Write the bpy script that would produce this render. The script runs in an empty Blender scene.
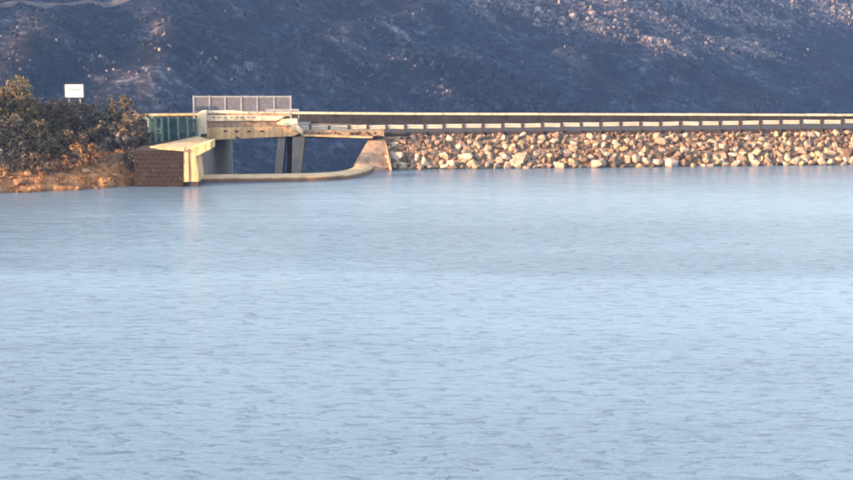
import bpy, bmesh, math, random
import numpy as np
from mathutils import Vector, Matrix

# ---------------------------------------------------------------- camera, sky, sun, exposure
sc = bpy.context.scene
COL = sc.collection
F = 1650.0                       # focal length in photo pixels (photo 853 wide)
HC = 14.85                       # camera height above the water
PITCH = math.atan(240.0 / F)
cam_d = bpy.data.cameras.new('camera')
cam_d.sensor_width = 36.0
cam_d.lens = 36.0 * F / 853.0
cam_d.clip_end = 6000
cam_d.clip_start = 0.5
cam = bpy.data.objects.new('camera', cam_d)
COL.objects.link(cam)
cam.location = (0, 0, HC)
cam.rotation_euler = (math.pi / 2 - PITCH, 0, 0)
sc.camera = cam
cam_d.dof.use_dof = True
cam_d.dof.focus_distance = 95.0
cam_d.dof.aperture_fstop = 1.5

SUN_EL, SUN_AZ = 11.0, 246.0     # azimuth clockwise from +Y : behind the camera, to the left
W = bpy.data.worlds.new('World')
sc.world = W
W.use_nodes = True
nt = W.node_tree
sky = nt.nodes.new('ShaderNodeTexSky')
sky.sky_type = 'NISHITA'
sky.sun_disc = False
sky.sun_elevation = math.radians(SUN_EL)
sky.sun_rotation = math.radians(SUN_AZ)
sky.air_density = 1.0
sky.dust_density = 1.2
sky.ozone_density = 1.0
bg = nt.nodes['Background']
bg.inputs['Strength'].default_value = 0.15
# unseen pale veil added over the sky to brighten the water's reflection
veil = nt.nodes.new('ShaderNodeTexNoise'); veil.inputs['Scale'].default_value = 1.6; veil.inputs['Detail'].default_value = 6
vt = nt.nodes.new('ShaderNodeTexCoord'); vm = nt.nodes.new('ShaderNodeMapping'); vm.inputs['Scale'].default_value = (1, 1, 4)
nt.links.new(vt.outputs['Generated'], vm.inputs[0]); nt.links.new(vm.outputs[0], veil.inputs['Vector'])
vr = nt.nodes.new('ShaderNodeMapRange'); vr.inputs[1].default_value = 0.35; vr.inputs[2].default_value = 0.7
vr.inputs[3].default_value = 0.35; vr.inputs[4].default_value = 0.6
nt.links.new(veil.outputs['Fac'], vr.inputs[0])
vx = nt.nodes.new('ShaderNodeMix'); vx.data_type = 'RGBA'
vx.inputs[7].default_value = (4.15, 4.68, 4.8, 1)
vs_ = nt.nodes.new('ShaderNodeSeparateXYZ'); nt.links.new(vt.outputs['Generated'], vs_.inputs[0])
vh = nt.nodes.new('ShaderNodeMapRange'); vh.inputs[1].default_value = 0.1; vh.inputs[2].default_value = 0.75
vh.inputs[3].default_value = 1.0; vh.inputs[4].default_value = 0.3      # veil cut overhead so ripple facets reflect bluer sky
nt.links.new(vs_.outputs['Z'], vh.inputs[0])
vk = nt.nodes.new('ShaderNodeMath'); vk.operation = 'MULTIPLY'
nt.links.new(vr.outputs[0], vk.inputs[0]); nt.links.new(vh.outputs[0], vk.inputs[1])
nt.links.new(vk.outputs[0], vx.inputs[0]); nt.links.new(sky.outputs[0], vx.inputs[6])
nt.links.new(vx.outputs[2], bg.inputs[0])
sun_d = bpy.data.lights.new('sun', 'SUN')
sun_d.energy = 3.9
sun_d.angle = math.radians(0.5)
sun_d.color = (1.0, 0.66, 0.38)
sun = bpy.data.objects.new('sun', sun_d)
COL.objects.link(sun)
_el, _az = math.radians(SUN_EL), math.radians(SUN_AZ)
SUNV = Vector((math.sin(_az) * math.cos(_el), math.cos(_az) * math.cos(_el), math.sin(_el)))
sun.rotation_euler = SUNV.to_track_quat('Z', 'Y').to_euler()
sun.location = SUNV * 300
sc.view_settings.view_transform = 'Standard'
sc.view_settings.look = 'None'
sc.view_settings.gamma = 1.0
sc.view_settings.exposure = 2.12
sc.cycles.max_bounces = 6
sc.cycles.volume_bounces = 1
sc.cycles.pixel_filter_type = 'BLACKMAN_HARRIS'
sc.cycles.filter_width = 1.9
sc.cycles.use_denoising = True

# ---------------------------------------------------------------- helpers
def ray(px, py):
    a = (px - 426.5) / F
    b = (py - 240.0) / F
    return Vector((a, math.cos(PITCH) - b * math.sin(PITCH), -math.sin(PITCH) - b * math.cos(PITCH)))
def at(px, py, Y):               # point of the vertical plane y = Y
    d = ray(px, py)
    t = Y / d.y
    return Vector((d.x * t, Y, HC + d.z * t))
def flat(px, py, z=0.0):         # point of the horizontal plane at height z
    d = ray(px, py)
    t = (z - HC) / d.z
    return Vector((d.x * t, d.y * t, z))
def px_of(x, y, z):
    v = Vector((x, y, z - HC))
    c = Vector((0, math.cos(PITCH), -math.sin(PITCH)))
    u = Vector((0, math.sin(PITCH), math.cos(PITCH)))
    k = v.dot(c)
    return 426.5 + F * x / k, 240 - F * v.dot(u) / k

class MB:
    def __init__(s): s.v = []; s.f = []
    def add(s, vs, fs):
        o = len(s.v); s.v += [tuple(p) for p in vs]; s.f += [tuple(i + o for i in f) for f in fs]
        return s
    def box(s, x0, x1, y0, y1, z0, z1):
        v = [(x0,y0,z0),(x1,y0,z0),(x1,y1,z0),(x0,y1,z0),(x0,y0,z1),(x1,y0,z1),(x1,y1,z1),(x0,y1,z1)]
        return s.add(v, [(0,3,2,1),(4,5,6,7),(0,1,5,4),(1,2,6,5),(2,3,7,6),(3,0,4,7)])
    def prism(s, pts, d):        # a polygon of 3-D points pushed along d
        n = len(pts); d = Vector(d)
        a = [Vector(p) for p in pts]; b = [p + d for p in a]
        fs = [tuple(range(n)), tuple(range(2*n-1, n-1, -1))]
        for i in range(n):
            j = (i + 1) % n
            fs.append((i, i + n, j + n, j))
        return s.add(a + b, fs)
    def bar(s, p, q, w, h=None): # square bar from p to q
        h = h or w
        p, q = Vector(p), Vector(q); t = (q - p).normalized()
        up = Vector((0,0,1)) if abs(t.z) < 0.9 else Vector((0,1,0))
        r = t.cross(up).normalized(); u = r.cross(t)
        c = [(-1,-1),(1,-1),(1,1),(-1,1)]
        vs = [p + r*w/2*a + u*h/2*b for a,b in c] + [q + r*w/2*a + u*h/2*b for a,b in c]
        return s.add(vs, [(0,1,2,3),(7,6,5,4),(0,4,5,1),(1,5,6,2),(2,6,7,3),(3,7,4,0)])
    def tube(s, pts, radii, n=6):
        o = len(s.v); P = [Vector(p) for p in pts]
        for i, p in enumerate(P):
            t = (P[min(i+1, len(P)-1)] - P[max(i-1, 0)]).normalized()
            up = Vector((0,0,1)) if abs(t.z) < 0.9 else Vector((0,1,0))
            r = t.cross(up).normalized(); u = r.cross(t)
            for k in range(n):
                a = 2*math.pi*k/n
                s.v.append(tuple(p + (r*math.cos(a) + u*math.sin(a)) * radii[i]))
        for i in range(len(P)-1):
            for k in range(n):
                k2 = (k+1) % n
                s.f.append((o+i*n+k, o+i*n+k2, o+(i+1)*n+k2, o+(i+1)*n+k))
        s.f.append(tuple(o+k for k in range(n))[::-1])
        s.f.append(tuple(o+(len(P)-1)*n+k for k in range(n)))
        return s
    def mesh(s, name, mat=None, smooth=False, bevel=0.0):
        m = bpy.data.meshes.new(name)
        m.from_pydata(s.v, [], s.f)
        b = bmesh.new(); b.from_mesh(m)
        bmesh.ops.recalc_face_normals(b, faces=b.faces)
        if bevel:
            es = [e for e in b.edges if len(e.link_faces) == 2 and e.calc_face_angle(0) > 0.5]
            bmesh.ops.bevel(b, geom=es, offset=bevel, segments=1, affect='EDGES')
        b.to_mesh(m); b.free()
        if mat: m.materials.append(mat)
        if smooth: m.polygons.foreach_set('use_smooth', [True]*len(m.polygons))
        return m
def link(name, mesh, parent=None, loc=None):
    o = bpy.data.objects.new(name, mesh); COL.objects.link(o)
    if loc is not None: o.location = loc
    if parent is not None:
        o.parent = parent
        # geometry is written in world coordinates: undo the parent's offset
        if loc is None: o.location = -parent.location
        else: o.location = Vector(loc) - parent.location
    return o
def obj(name, mb, mat, parent=None, smooth=False, bevel=0.0):
    return link(name, mb.mesh(name, mat, smooth, bevel), parent)
def tag(o, label=None, cat=None, group=None, kind=None):
    if label: o['label'] = label
    if cat: o['category'] = cat
    if group: o['group'] = group
    if kind: o['kind'] = kind
    return o
def thing(name, loc, label, cat, group=None):
    o = bpy.data.objects.new(name, None); COL.objects.link(o)
    o.location = loc; o.empty_display_size = 0.3
    return tag(o, label, cat, group)

# lattice value noise, vectorised
_rs = np.random.RandomState(7)
_LAT = _rs.rand(256, 256)
def vnoise(x, y, seed=0):
    x = np.asarray(x, float) + seed*17.3; y = np.asarray(y, float) + seed*9.1
    xi = np.floor(x).astype(int); yi = np.floor(y).astype(int)
    fx = x - xi; fy = y - yi
    fx = fx*fx*(3-2*fx); fy = fy*fy*(3-2*fy)
    g = lambda a, b: _LAT[a & 255, b & 255]
    return (g(xi,yi)*(1-fx)+g(xi+1,yi)*fx)*(1-fy) + (g(xi,yi+1)*(1-fx)+g(xi+1,yi+1)*fx)*fy
def fbm(x, y, o=4, seed=0):
    a, r, t = 0.5, 0, 0
    for i in range(o):
        r = r + a*vnoise(x*2**i, y*2**i, seed+i); t += a; a *= 0.5
    return r/t
def sst(e0, e1, x):
    t = np.clip((np.asarray(x, float)-e0)/(e1-e0), 0, 1)
    return t*t*(3-2*t)

# ---------------------------------------------------------------- materials
def mat_new(name):
    m = bpy.data.materials.new(name); m.use_nodes = True
    n = m.node_tree; b = n.nodes['Principled BSDF']
    return m, n, b
def N(nt, typ, **kw):
    n = nt.nodes.new(typ)
    for k, v in kw.items():
        if k.startswith('i_'): n.inputs[k[2:].replace('_', ' ')].default_value = v
        else: setattr(n, k, v)
    return n
def ramp(nt, stops):
    r = nt.nodes.new('ShaderNodeValToRGB')
    e = r.color_ramp.elements
    while len(e) < len(stops): e.new(0.5)
    for i, (p, c) in enumerate(stops):
        e[i].position = p; e[i].color = (*c, 1)
    return r
def noisy(name, c1, c2, scale=1.0, rough=0.85, bump=0.3, bscale=None, stretch=(1,1,1), detail=6, c3=None, dist=0.05):
    m, nt, b = mat_new(name)
    tc = N(nt, 'ShaderNodeTexCoord'); mp = N(nt, 'ShaderNodeMapping')
    mp.inputs['Scale'].default_value = stretch
    nt.links.new(tc.outputs['Object'], mp.inputs[0])
    no = N(nt, 'ShaderNodeTexNoise', i_Scale=scale, i_Detail=detail, i_Roughness=0.65)
    nt.links.new(mp.outputs[0], no.inputs['Vector'])
    st = [(0.3, c1), (0.7, c2)] if c3 is None else [(0.3, c1), (0.52, c2), (0.68, c3)]
    r = ramp(nt, st)
    nt.links.new(no.outputs['Fac'], r.inputs[0])
    nt.links.new(r.outputs[0], b.inputs['Base Color'])
    b.inputs['Roughness'].default_value = rough
    b.inputs['Specular IOR Level'].default_value = 0.25
    if bump:
        n2 = N(nt, 'ShaderNodeTexNoise', i_Scale=bscale or scale*4, i_Detail=5)
        nt.links.new(tc.outputs['Object'], n2.inputs['Vector'])
        bu = N(nt, 'ShaderNodeBump', i_Strength=bump, i_Distance=dist)
        nt.links.new(n2.outputs['Fac'], bu.inputs['Height'])
        nt.links.new(bu.outputs[0], b.inputs['Normal'])
    return m

M = {}
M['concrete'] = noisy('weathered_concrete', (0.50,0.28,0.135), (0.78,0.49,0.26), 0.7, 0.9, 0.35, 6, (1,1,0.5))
M['concrete_pale'] = noisy('pale_painted_concrete', (0.66,0.47,0.31), (0.80,0.62,0.44), 0.9, 0.85, 0.2, 8, (1,1,3))
M['concrete_brown'] = noisy('brown_stained_concrete', (0.27,0.165,0.105), (0.45,0.30,0.20), 0.6, 0.9, 0.35, 5)
def stained(m, lo=0.5):
    nt = m.node_tree; b = nt.nodes['Principled BSDF']; src = b.inputs['Base Color'].links[0].from_socket
    g = N(nt, 'ShaderNodeNewGeometry'); mp = N(nt, 'ShaderNodeMapping'); mp.inputs['Scale'].default_value = (2.2, 2.2, 0.22)
    nt.links.new(g.outputs['Position'], mp.inputs[0])
    n = N(nt, 'ShaderNodeTexNoise', i_Scale=1.0, i_Detail=6, i_Roughness=0.7); nt.links.new(mp.outputs[0], n.inputs['Vector'])
    r = N(nt, 'ShaderNodeMapRange'); r.inputs[1].default_value=.36; r.inputs[2].default_value=.56; r.inputs[3].default_value=lo; r.inputs[4].default_value=1.04
    nt.links.new(n.outputs['Fac'], r.inputs[0])
    v = N(nt, 'ShaderNodeVectorMath', operation='SCALE'); nt.links.new(src, v.inputs[0]); nt.links.new(r.outputs[0], v.inputs['Scale'])
    nt.links.new(v.outputs[0], b.inputs['Base Color'])
for k_ in ('concrete', 'concrete_brown', 'concrete_pale'): stained(M[k_], .6)
M['concrete_grey'] = noisy('dark_grey_concrete', (0.07,0.07,0.075), (0.17,0.165,0.17), 0.8, 0.9, 0.3, 5, (2,1,0.3))
M['asphalt'] = noisy('asphalt', (0.030,0.026,0.028), (0.055,0.046,0.046), 1.5, 0.92, 0.3, 20)
M['dark_wall'] = noisy('dark_weathered_wall', (0.020,0.018,0.019), (0.052,0.046,0.045), 1.0, 0.95, 0.4, 6)
M['shade_wall'] = noisy('grey_shaded_concrete', (0.16,0.13,0.11), (0.30,0.25,0.21), 0.8, 0.9, 0.3, 5)  # grey with shade painted in, for the basin side wall and pier columns
M['gravel'] = noisy('crest_gravel', (0.13,0.085,0.06), (0.40,0.28,0.19), 2.2, 0.95, 0.8, 6)
M['dark_steel'] = noisy('dark_brown_steel', (0.035,0.025,0.022), (0.07,0.05,0.045), 3, 0.7, 0)
M['rail'] = noisy('pale_galvanised_rail', (0.42,0.32,0.235), (0.66,0.53,0.41), 1.2, 0.6, 0.1, 6)
M['galv'] = noisy('galvanised_tube', (0.19,0.185,0.195), (0.33,0.315,0.32), 2.5, 0.55, 0)
M['mesh_wire'] = noisy('dull_wire', (0.19,0.165,0.17), (0.30,0.27,0.27), 2.5, 0.6, 0)
M['green'] = noisy('green_painted_steel', (0.018,0.045,0.042), (0.055,0.11,0.095), 1.6, 0.6, 0.1, 6)
M['green_pale'] = noisy('faded_green_steel', (0.10,0.16,0.14), (0.22,0.28,0.24), 1.6, 0.6, 0.1, 6)
M['brick'] = noisy('dark_stone_brick', (0.045,0.028,0.02), (0.14,0.09,0.065), 1.3, 0.92, 0.5, 9)
M['mortar'] = noisy('dark_mortar', (0.022,0.015,0.012), (0.07,0.045,0.035), 3, 0.95, 0.3, 12)
M['sign_white'] = noisy('white_sign_paint', (0.80,0.80,0.78), (0.9,0.9,0.88), 2, 0.5, 0)
M['sign_text'] = noisy('grey_sign_print', (0.12,0.12,0.12), (0.2,0.2,0.2), 2, 0.6, 0)
M['sign_edge'] = noisy('dark_sign_frame', (0.02,0.02,0.025), (0.04,0.04,0.045), 2, 0.6, 0)
M['bark'] = noisy('bark', (0.07,0.05,0.035), (0.2,0.16,0.12), 3, 0.95, 0.4, 12)
M['bark_pale'] = noisy('bleached_wood', (0.22,0.2,0.18), (0.42,0.39,0.36), 3, 0.95, 0.4, 12)

def rock_mat(name, stops, island, rough=0.9, sc_=2.0):
    m, nt, b = mat_new(name)
    if island:
        g = N(nt, 'ShaderNodeNewGeometry'); src = g.outputs['Random Per Island']
    else:
        g = N(nt, 'ShaderNodeObjectInfo'); src = g.outputs['Random']
    r = ramp(nt, stops); nt.links.new(src, r.inputs[0])
    tc = N(nt, 'ShaderNodeNewGeometry')
    no = N(nt, 'ShaderNodeTexNoise', i_Scale=sc_, i_Detail=6, i_Roughness=0.7)
    nt.links.new(tc.outputs['Position'], no.inputs['Vector'])
    mr = N(nt, 'ShaderNodeMapRange'); mr.inputs[1].default_value = 0.3; mr.inputs[2].default_value = 0.7
    mr.inputs[3].default_value = 0.5; mr.inputs[4].default_value = 1.2
    nt.links.new(no.outputs['Fac'], mr.inputs[0])
    mx = N(nt, 'ShaderNodeVectorMath', operation='SCALE')
    nt.links.new(r.outputs[0], mx.inputs[0]); nt.links.new(mr.outputs[0], mx.inputs['Scale'])
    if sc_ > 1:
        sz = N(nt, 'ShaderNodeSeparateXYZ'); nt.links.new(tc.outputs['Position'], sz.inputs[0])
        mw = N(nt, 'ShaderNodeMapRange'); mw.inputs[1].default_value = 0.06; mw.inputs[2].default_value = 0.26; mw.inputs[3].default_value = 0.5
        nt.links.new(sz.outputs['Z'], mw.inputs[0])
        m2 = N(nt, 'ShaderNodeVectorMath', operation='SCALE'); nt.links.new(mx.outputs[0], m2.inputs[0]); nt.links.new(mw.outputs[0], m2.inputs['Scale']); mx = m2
    nt.links.new(mx.outputs[0], b.inputs['Base Color'])
    b.inputs['Roughness'].default_value = rough
    b.inputs['Specular IOR Level'].default_value = 0.2
    bu = N(nt, 'ShaderNodeBump', i_Strength=0.5, i_Distance=0.08)
    n2 = N(nt, 'ShaderNodeTexNoise', i_Scale=sc_*3, i_Detail=5)
    nt.links.new(tc.outputs['Position'], n2.inputs['Vector'])
    nt.links.new(n2.outputs['Fac'], bu.inputs['Height']); nt.links.new(bu.outputs[0], b.inputs['Normal'])
    return m
RIP = [(0.0,(0.12,0.08,0.065)),(0.2,(0.24,0.16,0.115)),(0.45,(0.38,0.255,0.175)),(0.7,(0.47,0.33,0.235)),(0.9,(0.54,0.41,0.32)),(1.0,(0.54,0.31,0.15))]
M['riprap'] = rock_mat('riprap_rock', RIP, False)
M['riprap_small'] = rock_mat('riprap_small_rock', [(p,(c[0]*.66,c[1]*.58,c[2]*.55)) for p,c in RIP], True)  # rock colours darkened and reddened to paint in shadow between the stones
ORG = [(0.0,(0.24,0.11,0.055)),(0.5,(0.42,0.20,0.09)),(1.0,(0.55,0.29,0.14))]
M['bank_rock'] = rock_mat('orange_bank_rock', ORG, False)
M['hill_rock'] = rock_mat('hill_boulder', [(0.0,(0.06,0.05,0.055)),(0.7,(0.17,0.135,0.125)),(1.0,(0.33,0.255,0.225))], True, 0.9, 0.6)
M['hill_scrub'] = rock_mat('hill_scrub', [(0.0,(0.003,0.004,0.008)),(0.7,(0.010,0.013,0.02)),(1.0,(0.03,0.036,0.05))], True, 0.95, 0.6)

def leaf_mat(name, a, b_, scale=0.9):
    m, nt, b = mat_new(name)
    g = N(nt, 'ShaderNodeNewGeometry')
    r = ramp(nt, [(0.0, a), (0.55, tuple((p+q)/2 for p, q in zip(a, b_))), (1.0, b_)])
    no = N(nt, 'ShaderNodeTexNoise', i_Scale=scale, i_Detail=3)
    nt.links.new(g.outputs['Position'], no.inputs['Vector'])
    ad = N(nt, 'ShaderNodeMath', operation='MULTIPLY_ADD'); ad.inputs[1].default_value = .42; nt.links.new(g.outputs['Random Per Island'], ad.inputs[0])
    nt.links.new(no.outputs['Fac'], ad.inputs[2])
    su = N(nt, 'ShaderNodeMath', operation='MULTIPLY_ADD'); su.inputs[1].default_value = 1.3; su.inputs[2].default_value = -0.42
    nt.links.new(ad.outputs[0], su.inputs[0]); nt.links.new(su.outputs[0], r.inputs[0])
    nt.links.new(r.outputs[0], b.inputs['Base Color'])
    b.inputs['Roughness'].default_value = 0.8
    b.inputs['Specular IOR Level'].default_value = 0.15
    return m
M['leaf_olive'] = leaf_mat('olive_foliage', (0.040,0.034,0.018), (0.24,0.18,0.095))
M['leaf_dark'] = leaf_mat('dark_foliage', (0.038,0.032,0.024), (0.23,0.175,0.12))
M['leaf_brown'] = leaf_mat('brown_dry_foliage', (0.045,0.03,0.022), (0.27,0.175,0.105))
M['leaf_rust'] = leaf_mat('rust_dry_foliage', (0.08,0.036,0.018), (0.42,0.22,0.10))
M['leaf_grey'] = leaf_mat('grey_twig_foliage', (0.035,0.03,0.026), (0.27,0.22,0.18))

# ---------------------------------------------------------------- terrain
UX, UY = -0.65, 0.76
SPUR = []
def hill_u(x, y): return UX*x + UY*y
def H_base(x, y):
    x = np.asarray(x, float); y = np.asarray(y, float)
    z = np.where(y < 158, -6.0, np.where(y < 330, -6-(y-158)*0.45, -83.4))
    u = hill_u(x, y)
    warp = 26*(fbm(x/170, y/170, 3, 3)-0.5)
    hz = -86 + 0.48*(u-362+warp)
    gul = np.abs(fbm((x*0.8+y*0.6)/60, (u)/240, 4, 11)-0.5)*2
    hz = hz + 13*(gul-0.3) + 5*(fbm(x/22, y/22, 4, 21)-0.5) + 1.6*(fbm(x/5, y/5, 3, 31)-0.5)
    # a diagonal spur rising to the right
    for (ax, ay, bx, by, hh, ww) in SPUR:
        L = math.hypot(bx-ax, by-ay); tx, ty = (bx-ax)/L, (by-ay)/L
        sl = (x-ax)*tx + (y-ay)*ty; sd = (x-ax)*ty - (y-ay)*tx + 5*(fbm(x/20, y/20, 2, 77)-.5)
        hz = hz + hh*np.exp(-(sd/ww)**2)*sst(-15, 15, sl)*sst(L+15, L-15, sl)
    top = 105 + 18*(fbm(x/200, y/200, 3, 5)-0.5)
    hz = np.where(hz > top, top + (hz-top)*0.02, hz)
    k = 8.0
    m_ = np.maximum(z, hz)
    z2 = m_ + k*np.log1p(np.exp(-np.abs(z-hz)/k))*np.where(y > 200, sst(200, 330, y), 0)
    # left abutment behind the road
    lz = np.where(y < 165, 2.55, 2.55-(y-165)*0.5)
    a = sst(-20.8, -22.2, x)*sst(146.5, 148.5, y)
    z2 = np.where(a > 0, np.maximum(z2, z2*(1-a)+lz*a), z2)
    # far left and far right valley sides
    s = sst(300, 520, x)*sst(60, 200, y)
    z2 = np.where(s > 0, z2 + s*(np.maximum(z2, 30)-z2), z2)
    # ground under and round the camera
    c = sst(24, -12, y)
    z2 = z2*(1-c) + (13.2 + 1.2*(fbm(x/9, y/9, 3, 2)-0.5))*c
    return z2
def axis(segs):
    out = []
    for a, b, st in segs:
        n = max(1, int(round((b-a)/st)))
        out += [a + (b-a)*i/n for i in range(n)]
    out.append(segs[-1][1]); return np.array(out)
gx = axis([(-1500,-500,60),(-500,-270,14),(-270,270,2.0),(270,500,14),(500,1500,60)])
gy = axis([(-250,-30,20),(-30,40,5),(40,140,20),(140,180,1.5),(180,420,10),(420,520,3),(520,1000,2.1),(1000,1100,10),(1100,2000,50)])
def grid_mesh(name, gx, gy, fn, mat, attrs=None):
    X, Y = np.meshgrid(gx, gy)
    Z = fn(X, Y)
    nx, ny = len(gx), len(gy)
    co = np.stack([X, Y, Z], -1).reshape(-1, 3)
    idx = np.arange(nx*ny).reshape(ny, nx)
    q = np.stack([idx[:-1,:-1], idx[:-1,1:], idx[1:,1:], idx[1:,:-1]], -1).reshape(-1, 4)
    m = bpy.data.meshes.new(name)
    m.vertices.add(len(co)); m.vertices.foreach_set('co', co.ravel())
    m.loops.add(q.size); m.loops.foreach_set('vertex_index', q.ravel())
    m.polygons.add(len(q)); m.polygons.foreach_set('loop_start', np.arange(0, q.size, 4))
    m.polygons.foreach_set('loop_total', np.full(len(q), 4))
    m.update(calc_edges=True); m.validate()
    m.polygons.foreach_set('use_smooth', [True]*len(q))
    if attrs:
        for k, f in attrs.items():
            a = m.attributes.new(k, 'FLOAT', 'POINT'); a.data.foreach_set('value', f(X, Y).ravel().astype(float))
    m.materials.append(mat)
    return m
def hill_hit(px, py):
    d = ray(px, py); t = 380.0
    while t < 1300:
        p = Vector((0,0,HC)) + d*(t/d.y)
        if float(H_base(p.x, p.y)) > p.z: return p
        t += 2
    return p
_sp = [((262,82),(345,48),5,9),((345,48),(440,14),6,10),((20,95),(60,20),5,9),((150,100),(185,30),5,10),((560,62),(700,70),4,9),((380,100),(470,60),4,9)]
SPUR = [(a.x, a.y, b.x, b.y, h, w) for a, b, h, w in [(hill_hit(*p), hill_hit(*q), h, w) for p, q, h, w in _sp]]
# outcrops: (photo x, photo y, half width m, half depth m, strength) laid on the slope
OUT = []
for px, py, a, b, s in [(488,10,22,14,.9),(500,4,30,16,1.0),(545,6,40,18,1.0),(620,4,50,20,1.0),(700,8,50,20,.9),(780,2,50,20,.9),(843,6,40,20,.9),(520,8,34,16,1.0),(590,14,40,18,1.0),(660,16,42,20,.9),(740,10,46,22,.85),(820,6,40,20,.85),(560,22,22,9,.8),
                        (700,38,26,14,1.0),(745,48,24,12,1.0),(660,44,22,9,.9),(780,40,16,9,.5),(610,36,20,6,.5),
                        (20,42,14,22,.5),(52,45,12,18,.35),(155,38,12,18,.5),(140,75,22,10,.45),(100,60,9,10,.3),(215,70,16,9,.35),
                        (250,66,12,5,.3),(310,55,14,4,.55),(345,44,14,4,.6),(395,30,18,4,.5),(330,75,12,7,.5),(360,68,14,8,.5),(450,95,14,5,.5),
                        (480,80,22,5,.45),(420,60,16,8,.25),(640,60,12,4,.3),(240,15,12,6,.4),(290,8,16,7,.4),(195,12,8,8,.4),(735,66,5,2,.6),(675,82,4,2,.5)]:
    p = hill_hit(px, py)
    OUT.append((p.x, p.y, a*.55, b*1.0, s*(.62 if px < 450 else 1)))
def rocky(x, y):
    r = np.zeros_like(np.asarray(x, float))
    for ox, oy, a, b, s in OUT:
        d = ((x-ox)/a)**2 + ((y-oy)/b)**2
        r = np.maximum(r, s*np.exp(-d*0.9))
    n = fbm(np.asarray(x)/16, np.asarray(y)/16, 4, 41)
    return np.clip(r*(0.35+1.5*n), 0, 1)

# hillside ground: dark scrubby soil and pale rock where the outcrop mask is high
m, nt, b = mat_new('hillside_ground')
tc = N(nt, 'ShaderNodeNewGeometry')
at_ = N(nt, 'ShaderNodeAttribute', attribute_name='rocky')
n1 = N(nt, 'ShaderNodeTexNoise', i_Scale=0.22, i_Detail=10, i_Roughness=0.78)
n2 = N(nt, 'ShaderNodeTexNoise', i_Scale=0.03, i_Detail=6, i_Roughness=0.6)
for n_ in (n1, n2): nt.links.new(tc.outputs['Position'], n_.inputs['Vector'])
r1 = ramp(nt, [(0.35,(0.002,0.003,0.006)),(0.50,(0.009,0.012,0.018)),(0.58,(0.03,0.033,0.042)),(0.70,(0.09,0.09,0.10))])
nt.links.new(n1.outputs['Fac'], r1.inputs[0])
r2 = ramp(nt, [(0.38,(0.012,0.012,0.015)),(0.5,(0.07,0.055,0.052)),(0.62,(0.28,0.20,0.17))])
nt.links.new(n1.outputs['Fac'], r2.inputs[0])
ad = N(nt, 'ShaderNodeMath', operation='MULTIPLY'); nt.links.new(at_.outputs['Fac'], ad.inputs[0])
mr = N(nt, 'ShaderNodeMapRange'); mr.inputs[1].default_value=0.35; mr.inputs[2].default_value=0.6; mr.inputs[3].default_value=0.5; mr.inputs[4].default_value=1.4
nt.links.new(n2.outputs['Fac'], mr.inputs[0]); nt.links.new(mr.outputs[0], ad.inputs[1]); ad.use_clamp = True
mx = N(nt, 'ShaderNodeMix', data_type='RGBA')
nt.links.new(ad.outputs[0], mx.inputs[0]); nt.links.new(r1.outputs[0], mx.inputs[6]); nt.links.new(r2.outputs[0], mx.inputs[7])
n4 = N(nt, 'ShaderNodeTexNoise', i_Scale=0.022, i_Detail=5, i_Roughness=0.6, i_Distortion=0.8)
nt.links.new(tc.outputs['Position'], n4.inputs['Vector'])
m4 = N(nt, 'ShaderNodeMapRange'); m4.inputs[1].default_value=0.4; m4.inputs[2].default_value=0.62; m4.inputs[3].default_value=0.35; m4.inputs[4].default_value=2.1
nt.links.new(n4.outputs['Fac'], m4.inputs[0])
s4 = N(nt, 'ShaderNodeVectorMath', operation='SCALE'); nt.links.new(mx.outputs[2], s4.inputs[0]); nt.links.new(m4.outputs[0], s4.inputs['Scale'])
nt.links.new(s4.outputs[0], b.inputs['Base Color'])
b.inputs['Roughness'].default_value = 0.95; b.inputs['Specular IOR Level'].default_value = 0.1
bu = N(nt, 'ShaderNodeBump', i_Strength=1.0, i_Distance=2.0)
nt.links.new(n1.outputs['Fac'], bu.inputs['Height']); nt.links.new(bu.outputs[0], b.inputs['Normal'])
M['hill'] = m
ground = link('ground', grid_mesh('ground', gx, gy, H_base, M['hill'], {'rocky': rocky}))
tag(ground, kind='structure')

# convex angular rocks
def rock_mesh(name, seed, mat, sx=1.0, sy=1.0, sz=0.8, n=13, blocky=0.0):
    r = random.Random(seed); bm = bmesh.new()
    for i in range(n):
        v = Vector((r.gauss(0,1), r.gauss(0,1), r.gauss(0,1))).normalized()
        if blocky: v = Vector([math.copysign(abs(c)**(1-blocky), c) for c in v])
        v *= r.uniform(0.8, 1.05)
        bm.verts.new((v.x*sx*.5, v.y*sy*.5, v.z*sz*.5))
    bmesh.ops.convex_hull(bm, input=bm.verts)
    bmesh.ops.delete(bm, geom=[v for v in bm.verts if not v.link_faces], context='VERTS')
    m = bpy.data.meshes.new(name); bm.to_mesh(m); bm.free()
    if mat: m.materials.append(mat)
    return m
class Merge:                      # many copies of small meshes joined into one
    def __init__(s): s.v = []; s.f = []; s.n = 0
    def add(s, arrs, mat):
        v, f = arrs; R = np.array(mat)
        s.v.append(v @ R[:3,:3].T + R[:3,3]); s.f += [tuple(i+s.n for i in q) for q in f]; s.n += len(v)
    def mesh(s, name, mat):
        m = bpy.data.meshes.new(name); m.from_pydata(np.concatenate(s.v).tolist(), [], s.f); m.materials.append(mat); return m
def arrs(mesh):
    return np.array([v.co[:] for v in mesh.vertices]), [tuple(p.vertices) for p in mesh.polygons]
def trs(loc, rot, scl):
    return Matrix.Translation(loc) @ rot.to_matrix().to_4x4() @ Matrix.Diagonal((*scl, 1))
def rnd_rot(r):
    from mathutils import Euler
    return Euler((r.uniform(0,6.28), r.uniform(0,6.28), r.uniform(0,6.28)))
PROT = [arrs(rock_mesh('proto', 100+i, None, 1, r_, .75, 12, .25)) for i, r_ in enumerate((.8,1,.7,.9,1.1,.75,.85,1))]

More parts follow.
